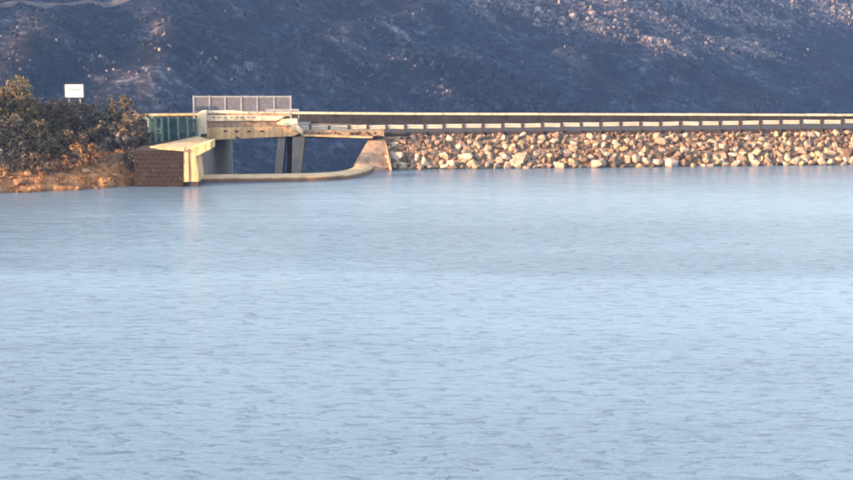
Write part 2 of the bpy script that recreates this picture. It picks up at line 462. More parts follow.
# boulders and scrub on the far hillside
R = random.Random(5)
NP = 130000
cx = np.random.RandomState(1).uniform(-250, 250, NP); cy = np.random.RandomState(2).uniform(440, 1000, NP)
cz = H_base(cx, cy); rk = rocky(cx, cy)
vis = np.abs(cx/cy*F) < 460
pat = fbm(cx/14, cy/20, 4, 55)
pat2 = fbm(cx/9+cy/30, cy/14, 4, 66)
mb_, ms_ = Merge(), Merge(); nb = ns = 0
for i in range(NP):
    if not vis[i]: continue
    q = rk[i]; u = R.random()
    if u < (q**1.3*0.9)*(1.0 if pat[i] > .47 else .25) + 0.10*max(0, float(pat[i])-.58) + .001 and nb < 14000:
        s = R.uniform(0.45, 1.2)*(1+1.9*q*R.random()**2); nb += 1
        mb_.add(R.choice(PROT), trs((cx[i],cy[i],cz[i]+s*.15), rnd_rot(R), (s*1.5,s*1.2,s*1.15)))
    elif R.random() < (.5 if pat2[i] > .53 else .06) and ns < 22000:
        s = R.uniform(0.6, 1.5); ns += 1
        ms_.add(R.choice(PROT), trs((cx[i],cy[i],cz[i]+s*.3), rnd_rot(R), (s*1.4,s*1.3,s)))
dk = hill_hit(505, 98)
for i in range(1000):              # the darker thicket above the middle of the dam
    x = R.gauss(dk.x, 16); y = R.gauss(dk.y, 10); s = R.uniform(1.8, 3.8)
    ms_.add(R.choice(PROT), trs((x,y,float(H_base(x,y))+s*.4), rnd_rot(R), (s*1.2,s*1.2,s*1.4)))
hb = link('hillside_boulders', mb_.mesh('hillside_boulders', M['hill_rock']))
tag(hb, 'pale boulders scattered in patches over the dark far hillside', 'boulders', kind='stuff')
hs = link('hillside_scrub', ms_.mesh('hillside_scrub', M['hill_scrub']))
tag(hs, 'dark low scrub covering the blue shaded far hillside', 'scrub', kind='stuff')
# dirt track near the top left
M['track'] = noisy('dirt_track', (0.06,0.046,0.042), (0.15,0.115,0.10), 0.2, 0.95, 0.3, 1)
tp = [hill_hit(px, py) for px, py in [(-30,9),(0,7.5),(30,6.5),(60,5),(90,3.5),(125,2),(165,0),(200,-3),(230,-8)]]
tb = MB(); vs = []
dense = []
for a, b2 in zip(tp[:-1], tp[1:]):
    for k in range(6): dense.append(a.lerp(b2, k/6))
for p in dense:
    for k in range(4):
        yy = p.y - 2.0 + k*1.4
        zz = float(np.mean([H_base(p.x+e, p.y+g) for e in (-4,0,4) for g in (-3,0,3)])) + (0.8 if 0 < k < 3 else -0.8) + (k-1.5)*.25
        vs.append((p.x, yy, zz))
fs = [(i*4+k, i*4+k+1, (i+1)*4+k+1, (i+1)*4+k) for i in range(len(dense)-1) for k in range(3)]
tb.add(vs, fs)
tag(obj('dirt_track', tb, M['track'], smooth=True), kind='structure')

# ---------------------------------------------------------------- water
m, nt, b = mat_new('lake_water')
b.inputs['Base Color'].default_value = (0.128, 0.183, 0.236, 1)
b.inputs['IOR'].default_value = 1.333
geo = N(nt, 'ShaderNodeNewGeometry')
def wn(scale, sx, sy, detail=3, rough=0.55, dist=0.0):
    mp = N(nt, 'ShaderNodeMapping'); mp.inputs['Scale'].default_value = (sx, sy, 1)
    nt.links.new(geo.outputs['Position'], mp.inputs[0])
    n = N(nt, 'ShaderNodeTexNoise', i_Scale=scale, i_Detail=detail, i_Roughness=rough, i_Distortion=dist)
    nt.links.new(mp.outputs[0], n.inputs['Vector']); return n.outputs['Fac']
def mth(op, a, b_, c=None):
    n = N(nt, 'ShaderNodeMath', operation=op)
    for i, q in enumerate((a, b_, c)):
        if q is None: continue
        if isinstance(q, (int, float)): n.inputs[i].default_value = q
        else: nt.links.new(q, n.inputs[i])
    return n.outputs[0]
rip = wn(1.0, 1.1, 2.4, 4, 0.6, 0.6)          # wavelets about half a metre long
swell = wn(1.0, 0.22, 0.5, 3, 0.5, 0.3)
patch = wn(1.0, 0.012, 0.05, 3, 0.5, 0.4)     # gusts: ruffled and calmer water
wsep = N(nt, 'ShaderNodeSeparateXYZ'); nt.links.new(geo.outputs['Position'], wsep.inputs[0])
# wind lanes lie across the lake: ruffled and calmer belts, their edges wavering
yy = mth('MULTIPLY', mth('MULTIPLY_ADD', patch, 24.0, mth('SUBTRACT', wsep.outputs['Y'], 12.0)), 1/160)
lanes = N(nt, 'ShaderNodeValToRGB'); el = lanes.color_ramp.elements
LN = [(0.0,.55),(42/160,.55),(52/160,.75),(58/160,1.0),(66/160,.8),(74/160,.42),(88/160,.40),(92/160,1.3),(104/160,1.55),(110/160,1.0),(119/160,.5),(140/160,.5)]
while len(el) < len(LN): el.new(.5)
for e_, (p_, v_) in zip(el, LN): e_.position = p_; e_.color = (v_/2, v_/2, v_/2, 1)
nt.links.new(yy, lanes.inputs[0])
pr = N(nt, 'ShaderNodeMapRange'); pr.inputs[1].default_value=0.36; pr.inputs[2].default_value=0.64; pr.inputs[3].default_value=1.3; pr.inputs[4].default_value=2.7
blot = wn(1.0, 0.03, 0.09, 4, 0.6, 0.5)
nt.links.new(blot, pr.inputs[0])
amp = mth('MULTIPLY', lanes.outputs[0], pr.outputs[0])
fine = wn(1.0, 2.6, 6.0, 3, 0.6, 0.4)
rip2 = wn(1.0, 1.0, 2.1, 4, 0.55, 0.5)
crest = mth('MAXIMUM', mth('SUBTRACT', rip2, 0.56), 0.0)
hgt = mth('MULTIPLY', mth('ADD', mth('ADD', mth('MULTIPLY', rip, 0.06), mth('MULTIPLY', fine, 0.035)), mth('ADD', mth('MULTIPLY', crest, 0.44), mth('MULTIPLY', swell, 0.14))), amp)
bu = N(nt, 'ShaderNodeBump', i_Strength=1.0, i_Distance=1.0)
nt.links.new(hgt, bu.inputs['Height']); nt.links.new(bu.outputs[0], b.inputs['Normal'])
b.inputs['Roughness'].default_value = 0.24
M['water'] = m
lip_px = [(184.5,183.2),(205,182.8),(235,182.4),(270,182.0),(305,181.4),(328,180.6),(345,179.4),(357,177.6),(366,175.2),(372,172.2),(374.5,169.2)]
lip = [flat(a, c) for a, c in lip_px]
wb = MB(); nl = len(lip)
# in front of the curved lip, then left and right of the basin
for a, c in zip(lip[:-1], lip[1:]):
    na = Vector((0, .25, 0))
    wb.add([(a.x, 18, 0), (c.x, 18, 0), tuple(c+na), tuple(a+na)], [(0,1,2,3)])
wb.add([(-400,18,0),(lip[0].x,18,0),(lip[0].x,145,0),(-400,145,0)], [(0,1,2,3)])
wb.add([(lip[-1].x,18,0),(260,18,0),(260,190,0),(lip[-1].x,146.5,0)], [(0,1,2,3)])
water = obj('water', wb, M['water']); tag(water, kind='structure')

# ---------------------------------------------------------------- left bank
WL = at(183, 150, 132).x          # right end of the stone retaining wall
def shore(x):
    return np.interp(x, [-130,-60,-45,-36,-33,-30,-27.5,-25,-23.4,-18], [60,112,121,125.5,127.2,128.3,129.2,131.0,133.0,136.0]) \
        + 0.9*(vnoise(x*0.55, x*0, 3)-0.5)
def H_bank(x, y):
    d = y - shore(x)
    n = fbm(x*0.5, y*0.5, 5, 8)-0.5
    n2 = fbm(x*1.8, y*1.8, 3, 9)-0.5
    tipx = sst(-29.5, -26, x)*sst(-22.3, -23.6, x)
    z = np.where(d < 0, d*0.6, np.minimum(d*0.62, 0.85+0.7*tipx+d*0.16))
    z = np.minimum(z, 3.0 + 0.04*d) + np.clip(d+1, 0, 1)*(n*0.9+n2*0.5)
    z = np.where(y > 141, z + (2.6-z)*sst(141, 147, y), z)
    return np.maximum(z, -6.2)
m, nt, b = mat_new('orange_earth')
tc = N(nt, 'ShaderNodeNewGeometry')
n1 = N(nt, 'ShaderNodeTexNoise', i_Scale=0.9, i_Detail=8, i_Roughness=0.7)
nt.links.new(tc.outputs['Position'], n1.inputs['Vector'])
sp = N(nt, 'ShaderNodeSeparateXYZ'); nt.links.new(tc.outputs['Position'], sp.inputs[0])
ro = ramp(nt, [(0.3,(0.19,0.08,0.035)),(0.5,(0.42,0.19,0.08)),(0.7,(0.60,0.31,0.15))]); nt.links.new(n1.outputs['Fac'], ro.inputs[0])
rb = ramp(nt, [(0.3,(0.05,0.035,0.025)),(0.55,(0.14,0.095,0.06)),(0.75,(0.26,0.17,0.10))]); nt.links.new(n1.outputs['Fac'], rb.inputs[0])
zz = N(nt, 'ShaderNodeMath', operation='MULTIPLY_ADD'); zz.inputs[1].default_value = 1.6; nt.links.new(n1.outputs['Fac'], zz.inputs[0]); nt.links.new(sp.outputs['Z'], zz.inputs[2])
mr = N(nt, 'ShaderNodeMapRange'); mr.inputs[1].default_value=2.3; mr.inputs[2].default_value=3.2
nt.links.new(zz.outputs[0], mr.inputs[0])
mx = N(nt, 'ShaderNodeMix', data_type='RGBA'); nt.links.new(mr.outputs[0], mx.inputs[0]); nt.links.new(ro.outputs[0], mx.inputs[6]); nt.links.new(rb.outputs[0], mx.inputs[7])
# wet foot of the bank
mw = N(nt, 'ShaderNodeMapRange'); mw.inputs[1].default_value=0.05; mw.inputs[2].default_value=0.4; mw.inputs[3].default_value=0.4; mw.inputs[4].default_value=1
nt.links.new(sp.outputs['Z'], mw.inputs[0])
sm = N(nt, 'ShaderNodeVectorMath', operation='SCALE'); nt.links.new(mx.outputs[2], sm.inputs[0]); nt.links.new(mw.outputs[0], sm.inputs['Scale'])
nt.links.new(sm.outputs[0], b.inputs['Base Color'])
b.inputs['Roughness'].default_value = 0.95; b.inputs['Specular IOR Level'].default_value = 0.15
bu = N(nt, 'ShaderNodeBump', i_Strength=0.9, i_Distance=0.25)
n3 = N(nt, 'ShaderNodeTexNoise', i_Scale=2.6, i_Detail=6); nt.links.new(tc.outputs['Position'], n3.inputs['Vector'])
nt.links.new(n3.outputs['Fac'], bu.inputs['Height']); nt.links.new(bu.outputs[0], b.inputs['Normal'])
M['earth'] = m
bank = link('lake_bank', grid_mesh('lake_bank', axis([(-130,-46,2),(-46,WL-0.25,0.28)]), axis([(58,118,2),(118,151,0.28)]), H_bank, M['earth']))
tag(bank, kind='structure')
R = random.Random(12)
bankrocks = [rock_mesh('rock', 300+i, M['bank_rock'], 1, R.uniform(.7,1.1), R.uniform(.5,.8), 12, .2) for i in range(8)]
k = 0
while k < 115:
    x = R.uniform(-36.5, WL-0.5); d = R.uniform(-0.1, 3.2)**1.0
    y = float(shore(x)) + d
    if y > 131.6 and x > WL-5: continue
    s = R.uniform(0.25, 0.6)*(1.7 if R.random() < .2 else 1)
    o = link('rock', R.choice(bankrocks), bank, (x, y, float(H_bank(x, y))-s*.08))
    o.rotation_euler = (R.uniform(-.4,.4), R.uniform(-.4,.4), R.uniform(0,6.28)); o.scale = (s*1.5, s*1.2, s)
    k += 1

# ---------------------------------------------------------------- dam with riprap
def crest_y(x): return 148.6 + (x+11.5)*0.108          # near edge of the road along the dam
def wl_y(x): return crest_y(x) - 4.4                    # waterline
XW = -5.0
dm = MB(); xs = [XW, 0, 20, 40, 80, 140, 230]
prof = lambda x: [(wl_y(x)-5.5, -3.2), (wl_y(x), -0.25), (crest_y(x)-0.7, 2.60), (crest_y(x)+12.2, 2.60), (crest_y(x)+180, -84), (crest_y(x)+180, -95), (wl_y(x)-5.5, -95)]
vs = []; n = 7
for x in xs: vs += [(x, a, c) for a, c in prof(x)]
fs = [(i*n+k, i*n+(k+1)%n, (i+1)*n+(k+1)%n, (i+1)*n+k) for i in range(len(xs)-1) for k in range(n)]
fs += [tuple(range(n)), tuple(range(len(xs)*n-1, (len(xs)-1)*n-1, -1))]
dm.add(vs, fs)
dam = obj('dam_embankment', dm, M['gravel']); tag(dam, kind='structure')
R = random.Random(21)
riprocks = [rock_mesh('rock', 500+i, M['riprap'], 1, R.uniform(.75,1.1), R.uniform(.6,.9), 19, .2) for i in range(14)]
def slope_pt(x, t):               # t 0 at water .. 1 at crest
    y = wl_y(x) + t*3.7; return Vector((x, y, -0.25 + t*2.85))
placed = []
rows = 7
for r_ in range(rows):
    x = XW + 0.55 + R.uniform(-.2,.3) - (0.55*(r_ < 2))
    while x < 41.0:
        s = R.uniform(0.55, 1.05)*(1.35 if R.random() < .1 else 1)*(1.08 if r_ < 3 else .82)
        placed.append((x, (r_+0.5+R.uniform(-.33,.33))/rows, s)); x += s*0.85 + R.uniform(-0.05, .12)
R.shuffle(placed)
big = sorted(placed, key=lambda q: -q[2])[:300]
rest = sorted(placed, key=lambda q: -q[2])[300:]
for x, t, s in big:
    p = slope_pt(x, t)
    o = link('rock', R.choice(riprocks), dam, p + Vector((0, -.05, s*R.uniform(.0,.2))))
    o.rotation_euler = (R.uniform(-.5,1.2), R.uniform(-.7,.7), R.uniform(0,6.28)); o.scale = (s*1.12, s*.95, s*R.uniform(.85,1.15))
mg = Merge()
for x, t, s in rest:
    mg.add(R.choice(PROT), trs(slope_pt(x, t)+Vector((0,0,.05)), rnd_rot(R), (s*1.1, s, s)))
for i in range(2300):
    x = R.uniform(XW+.3, 42 if i < 2000 else 90); t = R.uniform(-.05, 1.04); s = R.uniform(.18,.5)
    mg.add(R.choice(PROT), trs(slope_pt(x, t)+Vector((0,0,.02)), rnd_rot(R), (s*1.1, s, s)))
for i in range(500):
    x = R.uniform(42, 130); t = R.uniform(-.05, 1.0); s = R.uniform(.7,1.1)
    mg.add(R.choice(PROT), trs(slope_pt(x, t), rnd_rot(R), (s*1.1, s, s)))
for i in range(170):
    x = R.uniform(-11.2, XW+.6); s = R.uniform(.15,.34)
    mg.add(R.choice(PROT), trs(Vector((x, 147.38+R.uniform(-.05,.25), 2.72+R.uniform(0,.42))), rnd_rot(R), (s*1.2, s, s)))
tag(link('rock_fill', mg.mesh('rock_fill', M['riprap_small']), dam), kind='stuff')

# road on the crest and over the bridge
rd = MB(); vs = []
for x in (-110, -60, -21, XW, 40, 140, 230):
    c = crest_y(x) if x > -12 else 148.6
    vs += [(x, c+0.55, 2.90), (x, c+11.4, 2.90), (x, c+0.55, 2.45), (x, c+11.4, 2.45)]
fs = []
for i in range(6):
    o = i*4; fs += [(o,o+4,o+5,o+1),(o,o+2,o+6,o+4),(o+1,o+5,o+7,o+3),(o+2,o+3,o+7,o+6)]
fs += [(0,1,3,2),(24,26,27,25)]
rd.add(vs, fs)
road = obj('road', rd, M['asphalt']); tag(road, kind='structure')

# near guard rail: pale beam panels between dark posts
G0 = (302.5, 308.8)
starts = [311.2,331,350,368.9,387.6,407,426,445.8,465,484.6,504.6,524.3,543.8,563.2,582.7,602.6,622.6,642.4,662.2,682.3,702,722,742.3,762.5,782.8,803.4,824,844.6]
def rail_pt(px):
    # intersection of the pixel column with the crest line
    k = (px-426.5)/F/1.0
    k = ray(px, 125).x/ray(px, 125).y
    y = (148.6 + 11.5*0.108)/(1-0.108*k)
    return k*y, y
def rail_z(px): return at(px, 128.2 + (121.7-128.2)*(px-303)/550, rail_pt(px)[1]).z
gr = thing('guard_rail', (rail_pt(311)[0], rail_pt(311)[1], 2.6), 'low guard rail of pale beams and dark posts along the near road edge', 'guard rail')
pxs = [G0] + [(s, s+16.3) for s in starts]
x, _ = rail_pt(starts[-1]); 
world = []
for a, b2 in pxs: world.append((rail_pt(a)[0], rail_pt(b2)[0], rail_z((a+b2)/2)))
x0 = world[-1][0]; zl = world[-1][2]
for j in range(1, 9): world.append((x0+j*1.9, x0+j*1.9+1.6, zl))
R = random.Random(3)
for x0, x1, z in world:
    m_ = MB(); y0, y1 = crest_y(x0), crest_y(x1); h = .19
    dz = R.uniform(-.03,.03); z += R.uniform(-.02,.02)
    prf = [(0,-h),( -.07,-h+.03),(-.10,-.09),(-.03,0),(-.10,.09),(-.07,h-.03),(0,h),(.03,h),(.03,-h)]
    vs = [(x0, y0+a, z+c+dz) for a, c in prf] + [(x1, y1+a, z+c-dz) for a, c in prf]; n = len(prf)
    m_.add(vs, [(i,(i+1)%n,(i+1)%n+n,i+n) for i in range(n)] + [tuple(range(n)), tuple(range(2*n-1,n-1,-1))])
    obj('rail_beam', m_, M['rail'], gr)
for i, (x0, x1, z) in enumerate(world):
    xp = x1 + 0.14; yp = crest_y(xp)
    obj('post', MB().box(xp-.085, xp+.085, yp-.13, yp+.10, 2.45, z+R.uniform(.19,.28)), M['dark_steel'], gr)
# dark kerb rail under the beams
kr = MB(); xa, xb = world[0][0], world[-1][1]
zk = lambda x: 2.62
kr.prism([(xa, crest_y(xa)-.02, 2.66), (xa, crest_y(xa)+.42, 2.66), (xa, crest_y(xa)+.42, 2.98), (xa, crest_y(xa)-.02, 2.98)], (xb-xa, crest_y(xb)-crest_y(xa), 0))
obj('kerb', kr, M['dark_steel'], gr)

# far parapet: dark low wall with a pale coping, from the bushes on the left to beyond the right edge
fp = thing('road_parapet', (at(197,114,158.5).x, 160, 2.9), 'low dark wall with a pale coping along the far side of the dam road', 'parapet wall')
def far_y(x): return 160.2 if x < -11 else 160.2 + (x+11)*0.108
knots = [(-60,None),(at(108,116,160.2).x,116.0),(at(197,114,160.2).x,114.6),(at(300,113.2,160.2).x,113.2),(at(400,114,161).x,114.2),(at(640,114.9,163).x,114.8),(at(853,115.6,165).x,115.5)]
kn = []
for x, py in knots:
    if py is None: kn.append((x, 3.85)); continue
    px = px_of(x, far_y(x), 3.8)[0]; kn.append((x, at(px, py-1.3, far_y(x)).z))
kn.append((230, kn[-1][1]))
def far_z(x): return float(np.interp(x, [a for a,_ in kn], [c for _,c in kn]))
x = -31.0
R = random.Random(8)
while x < 60:
    x1 = x + 3.0
    za, zb = far_z(x), far_z(x1); ya, yb = far_y(x), far_y(x1)
    obj('wall_panel', MB().add([(x+.02,ya,2.7),(x1-.02,yb,2.7),(x1-.02,yb+.25,2.7),(x+.02,ya+.25,2.7),(x+.02,ya,za-.20),(x1-.02,yb,zb-.20),(x1-.02,yb+.25,zb-.20),(x+.02,ya+.25,za-.20)],
        [(0,3,2,1),(4,5,6,7),(0,1,5,4),(1,2,6,5),(2,3,7,6),(3,0,4,7)]), M['dark_wall'] , fp)
    ya -= .08; yb -= .08; q = R.uniform(-.01,.01)
    obj('coping', MB().add([(x+.01,ya,za-.19),(x1-.01,yb,zb-.19),(x1-.01,yb+.42,zb-.19),(x+.01,ya+.42,za-.19),(x+.01,ya,za+q),(x1-.01,yb,zb+q),(x1-.01,yb+.42,zb+q),(x+.01,ya+.42,za+q)],
        [(0,3,2,1),(4,5,6,7),(0,1,5,4),(1,2,6,5),(2,3,7,6),(3,0,4,7)]), M['concrete_pale'] if x > -21 else M['concrete'], fp)
    x = x1

# ---------------------------------------------------------------- spillway
sp_ = thing('spillway', (-12, 140, 0), 'concrete spillway basin with a curved tan lip standing just above the water', 'spillway')
outer = [flat(px, py) for px, py in [(184.5,183.2),(205,182.8),(235,182.4),(270,182.0),(305,181.4),(328,180.6),(345,179.4),(357,177.6),(366,175.2),(372,172.2),(374.5,169.2)]]
# smooth it
def cr(P, n=5):
    out = []
    for i in range(len(P)-1):
        p0, p1, p2, p3 = P[max(i-1,0)], P[i], P[i+1], P[min(i+2,len(P)-1)]
        for k in range(n):
            t = k/n
            out.append(0.5*((2*p1)+(p2-p0)*t+(2*p0-5*p1+4*p2-p3)*t*t+(3*p1-p0-3*p2+p3)*t**3))
    out.append(P[-1]); return out
path = cr(outer)
prf = [(0,-.9),(0,.30),(.04,.37),(.12,.41),(.5,.47),(1.0,.52),(1.35,.54),(1.5,.46),(1.55,-.3),(1.6,-4.2)]
vs = []; n = len(prf)
for i, p in enumerate(path):
    t = (path[min(i+1,len(path)-1)]-path[max(i-1,0)]); t.z = 0; t.normalize()
    nrm = Vector((-t.y, t.x, 0))
    vs += [tuple(p + nrm*a + Vector((0,0,c))) for a, c in prf]
cm = MB().add(vs, [(i*n+k, i*n+k+1, (i+1)*n+k+1, (i+1)*n+k) for i in range(len(path)-1) for k in range(n-1)])
# lip material: tan, reddish wet foot
m, nt, b = mat_new('spillway_lip')
tc = N(nt, 'ShaderNodeNewGeometry'); s2 = N(nt, 'ShaderNodeSeparateXYZ'); nt.links.new(tc.outputs['Position'], s2.inputs[0])
n1 = N(nt, 'ShaderNodeTexNoise', i_Scale=0.8, i_Detail=7, i_Roughness=0.7); nt.links.new(tc.outputs['Position'], n1.inputs['Vector'])
r1 = ramp(nt, [(0.3,(0.42,0.25,0.12)),(0.7,(0.64,0.42,0.23))]); nt.links.new(n1.outputs['Fac'], r1.inputs[0])
r2 = ramp(nt, [(0.3,(0.10,0.05,0.03)),(0.7,(0.20,0.105,0.06))]); nt.links.new(n1.outputs['Fac'], r2.inputs[0])
ma = N(nt, 'ShaderNodeMath', operation='MULTIPLY_ADD'); ma.inputs[1].default_value=.25; nt.links.new(n1.outputs['Fac'], ma.inputs[0]); nt.links.new(s2.outputs['Z'], ma.inputs[2])
mr = N(nt, 'ShaderNodeMapRange'); mr.inputs[1].default_value=.36; mr.inputs[2].default_value=.50; nt.links.new(ma.outputs[0], mr.inputs[0])
mx = N(nt, 'ShaderNodeMix', data_type='RGBA'); nt.links.new(mr.outputs[0], mx.inputs[0]); nt.links.new(r2.outputs[0], mx.inputs[6]); nt.links.new(r1.outputs[0], mx.inputs[7])
nt.links.new(mx.outputs[2], b.inputs['Base Color']); b.inputs['Roughness'].default_value=.85
M['lip'] = m
obj('crest_lip', cm, M['lip'], sp_, smooth=True)
# basin floor and chute
obj('basin_floor', MB().box(-20.3, -4.2, 134.5, 158, -4.3, -4.0), M['concrete_grey'], sp_)
obj('chute_floor', MB().prism([(-20.3,158,-4.02),(-20.3,158,-5.2),(-20.3,215,-32),(-20.3,215,-31)], (16.1,0,0)), M['concrete_grey'], sp_)
# right hand wing wall: slanting inner edge, sloping face
zt = at(371,139.8,147.6).z
A = at(368.5,139.8,147.6); B_ = at(385,139.2,147.8); Cc = at(391.5,168.8,143.6); D = at(374,168.5,143.2); E = at(351,171,143.8)
obj('wing_wall', MB().prism([A, B_, Cc, Cc+Vector((0,0,-1.6)), E+Vector((-.3,0,-1.8)), E], (0.0, 4.5, 0.0)), M['concrete_brown'], sp_)
P0 = at(371.2,140.2,149); P1 = at(352,171,149)
obj('chute_wall', MB().prism([P0, P0+Vector((2.0,0,0)), P0+Vector((2.0,0,-7)), P1+Vector((-.5,0,-4)), P1], (0, 14, 0)), M['concrete_grey'], sp_)
# left side wall of the basin, the abutment's shade put into its grey colour
xl = at(211.5,150,147).x
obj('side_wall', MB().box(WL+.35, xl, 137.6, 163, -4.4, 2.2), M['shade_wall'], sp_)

# ---------------------------------------------------------------- left abutment and stone retaining wall
rw = thing('retaining_wall', (WL-2, 132, 0), 'dark brown stone block retaining wall standing in the water beside the bank', 'retaining wall')
xl0 = at(134,150,132).x; xr0 = WL; zt0 = at(183,150.2,132).z
xb_ = at(183.0,150,134.5).x
obj('wall_core', MB().prism([(xl0,132.0,-2.5),(xr0,132.0,-2.5),(xb_,134.5,-2.5),(xb_,145,-2.5),(xl0,145,-2.5)], (0,0,zt0-.02+2.5)), M['mortar'], rw)
nb_, nr_ = 9, 9; bw = (xr0-xl0)/nb_; bh = (zt0+.25)/nr_
bms = {}
R = random.Random(31)
for i in range(4):
    mb2 = MB().box(-.5,.5,-.11,.1,-.5,.5); me = mb2.mesh('brick', M['brick']); 
    for v in me.vertices: v.co += Vector((R.uniform(-.03,.03), R.uniform(-.02,.02), R.uniform(-.05,.05)))
    bms[i] = me
bm_dark = [noisy('dark_stone_brick_%s' % w, c1, c2, 2.0, 0.92, 0.5, 9) for w, c1, c2 in (('brown',(0.012,0.008,0.006),(0.045,0.028,0.021)),('light',(0.014,0.010,0.008),(0.065,0.043,0.033)),('plain',(0.013,0.009,0.007),(0.054,0.034,0.026)))]
for i, me in bms.items():
    me.materials.clear(); me.materials.append(bm_dark[(0,2,1,0)[i]])
for r_ in range(nr_):
    off = (r_ % 2)*0.5
    for c in range(nb_+1):
        a = max(xl0, xl0+(c-off)*bw); b2 = min(xr0, xl0+(c+1-off)*bw)
        if b2-a < .12: continue
        o = link('brick', bms[R.choice((0,0,1,1,2,3))], rw, ((a+b2)/2, 131.97-R.uniform(0,.025), -.25+(r_+.5)*bh))
        o.scale = (b2-a-.014, 1, bh-.014)
pts = [flat(150,147.6,zt0), flat(183.5,149.6,zt0), flat(211,141.4,zt0), flat(197.5,137.2,zt0)]
obj('wall_top', MB().prism([p+Vector((0,0,.10)) for p in pts], (0,0,-.12)), M['concrete'], rw)
cap = MB().prism([at(157,147.4,131.7), at(184,149.3,131.7), at(184,151.2,131.7), at(157,149.2,131.7)], (0, .5, 0))
obj('coping', cap, M['concrete'], rw)
ab = thing('abutment', (WL+.8, 136, 0), 'sunlit tan concrete abutment at the left end of the bridge, with a slanting buttress', 'abutment')
q = lambda px, py, Y=131.9: at(px, py, Y)
obj('buttress_pillar', MB().prism([q(183.3,149.8), q(188.4,148.4), q(189.1,176), q(189.1,182), q(183.3,182)], (0, 2.6, 0)), M['concrete'], ab, bevel=.03)
obj('buttress', MB().prism([q(188.6,148.6,132.0), q(210.5,141.6,132.0), q(210.5,149.5,132.0), q(196.2,156.5,132.0), q(198.8,176,132.0), q(198.8,182,132.0), q(189.3,182,132.0)], (0, 2.9, 0)), M['concrete'], ab, bevel=.03)

# ---------------------------------------------------------------- bridge
obj('footing', MB().prism([q(183.5,181.7,132.1), q(198.5,181.7,132.1), q(198.5,200,132.1), q(183.5,200,132.1)], (0,2.6,0)), M['dark_steel'], ab)
br = thing('road_bridge', (-16, 148, 2), 'tan concrete road bridge with cream parapet crossing over the spillway', 'bridge')
YB = 147.0
b_ = lambda px, py, Y=YB: at(px, py, Y)
obj('deck_edge', MB().prism([b_(206.5,128.2), b_(293,126.6), b_(299.5,127.6), b_(303.5,132.0), b_(293,136.4), b_(211,140.2), b_(206.5,139.8)], (0, .9, 0)), M['concrete'], br, bevel=.03)
z1 = b_(300,130).z
obj('deck', MB().prism([b_(209,131.5,148.1), b_(302,131.5,148.1), b_(302,133.8,148.1), b_(292,135.8,148.1), b_(211,139.2,148.1)], (0, 13.2, 0)), M['concrete_grey'], br)
obj('side_span', MB().prism([b_(299,134.0), b_(373,136.0), b_(373,138.4), b_(303,136.3)], (0, 13.0, 0)), M['gravel'], br)
obj('side_kerb', MB().prism([b_(303.5,130.6,147.4), b_(384,130.4,147.4), b_(384,136.1,147.4), b_(303.5,133.9,147.4)], (0, 1.1, 0)), M['gravel'], br)
obj('kerb_edge', MB().prism([b_(303.5,134.8,146.9), b_(372.5,136.9,146.9), b_(372.5,138.3,146.9), b_(303.5,136.2,146.9)], (0, .45, 0)), M['concrete'], br)
# parapet: end post, cream beam, back panel in the slot, coping
obj('end_post', MB().prism([b_(197.3,113.5,146.5), b_(200.5,111.4,146.5), b_(206.2,110.4,146.5), b_(206.2,136.8,146.5), b_(197.8,137.4,146.5)], (0, .8, 0)), M['concrete_pale'], br, bevel=.05)
obj('foot_block', MB().prism([b_(200.8,134.4,146.2), b_(206.4,133.8,146.2), b_(206.4,136.2,146.2), b_(200.8,136.8,146.2)], (0, .3, 0)), M['dark_steel'], br)
obj('parapet_beam', MB().prism([b_(206.3,115.4), b_(285,116.4), b_(281,119.0), b_(276,121.0), b_(206.3,121.4)], (0, .45, 0)), M['concrete_pale'], br, bevel=.04)
obj('parapet_coping', MB().prism([b_(206.3,111.3,147.2), b_(232,110.6,147.2), b_(248,112.4,147.2), b_(248,113.6,147.2), b_(206.3,113.4,147.2)], (0, .6, 0)), M['concrete_pale'], br)
obj('coping_slab', MB().prism([b_(206.3,113.2,147.3), b_(290,113.6,147.3), b_(290,116.2,147.3), b_(206.3,115.4,147.3)], (0, .5, 0)), M['concrete_brown'], br)
obj('parapet_web', MB().prism([b_(206.3,121.4,147.25), b_(280,121.2,147.25), b_(290,127.2,147.25), b_(206.3,128.4,147.25)], (0, .2, 0)), M['concrete_brown'], br)
for px in (213.5,219.5,225.4,231,237,242.5,248,254):
    obj('bolt', MB().box(*(lambda p: (p.x-.11, p.x+.11, YB-.05, YB+.02, p.z-.035, p.z+.035))(b_(px,117.2))), M['dark_steel'], br)
for px, py in ((225.5,131),(236.5,131.2),(249,131.2),(237.5,137.6),(262,131)):
    obj('drain_outlet', MB().box(*(lambda p: (p.x-.17, p.x+.17, YB-.07, YB+.05, p.z-.07, p.z+.06))(b_(px,py))), M['dark_steel'], br)
obj('end_wall', MB().prism([b_(276.5,123.4,146.8), b_(282,119.4,146.8), b_(297,118.8,146.8), b_(297.5,124.5,146.8), b_(291,124.8,146.8), b_(286,126.4,146.8), b_(280,125.6,146.8)], (0, .5, 0)), M['concrete_pale'], br, bevel=.02)
obj('end_block', MB().prism([b_(291.3,124.9,146.85), b_(297.4,124.6,146.85), b_(299.5,127.7,146.85), b_(303.2,134.6,146.85), b_(296,130.4,146.85), b_(291.3,130.2,146.85)], (0, .3, 0)), M['concrete_pale'], br)
# low white side rail at the right end of the bridge
sr = thing('side_rail', (at(282,112,149).x, 149, 3), 'short low whitish rail at the right hand end of the bridge parapet', 'rail')
obj('top_rail', MB().bar(at(265.5,110.2,149), at(299,110,149), .10, .18), M['galv'], sr)
for px in (266,282,298.6): obj('post', MB().bar(at(px,110.2,149), at(px,122,149), .09), M['galv'], sr)
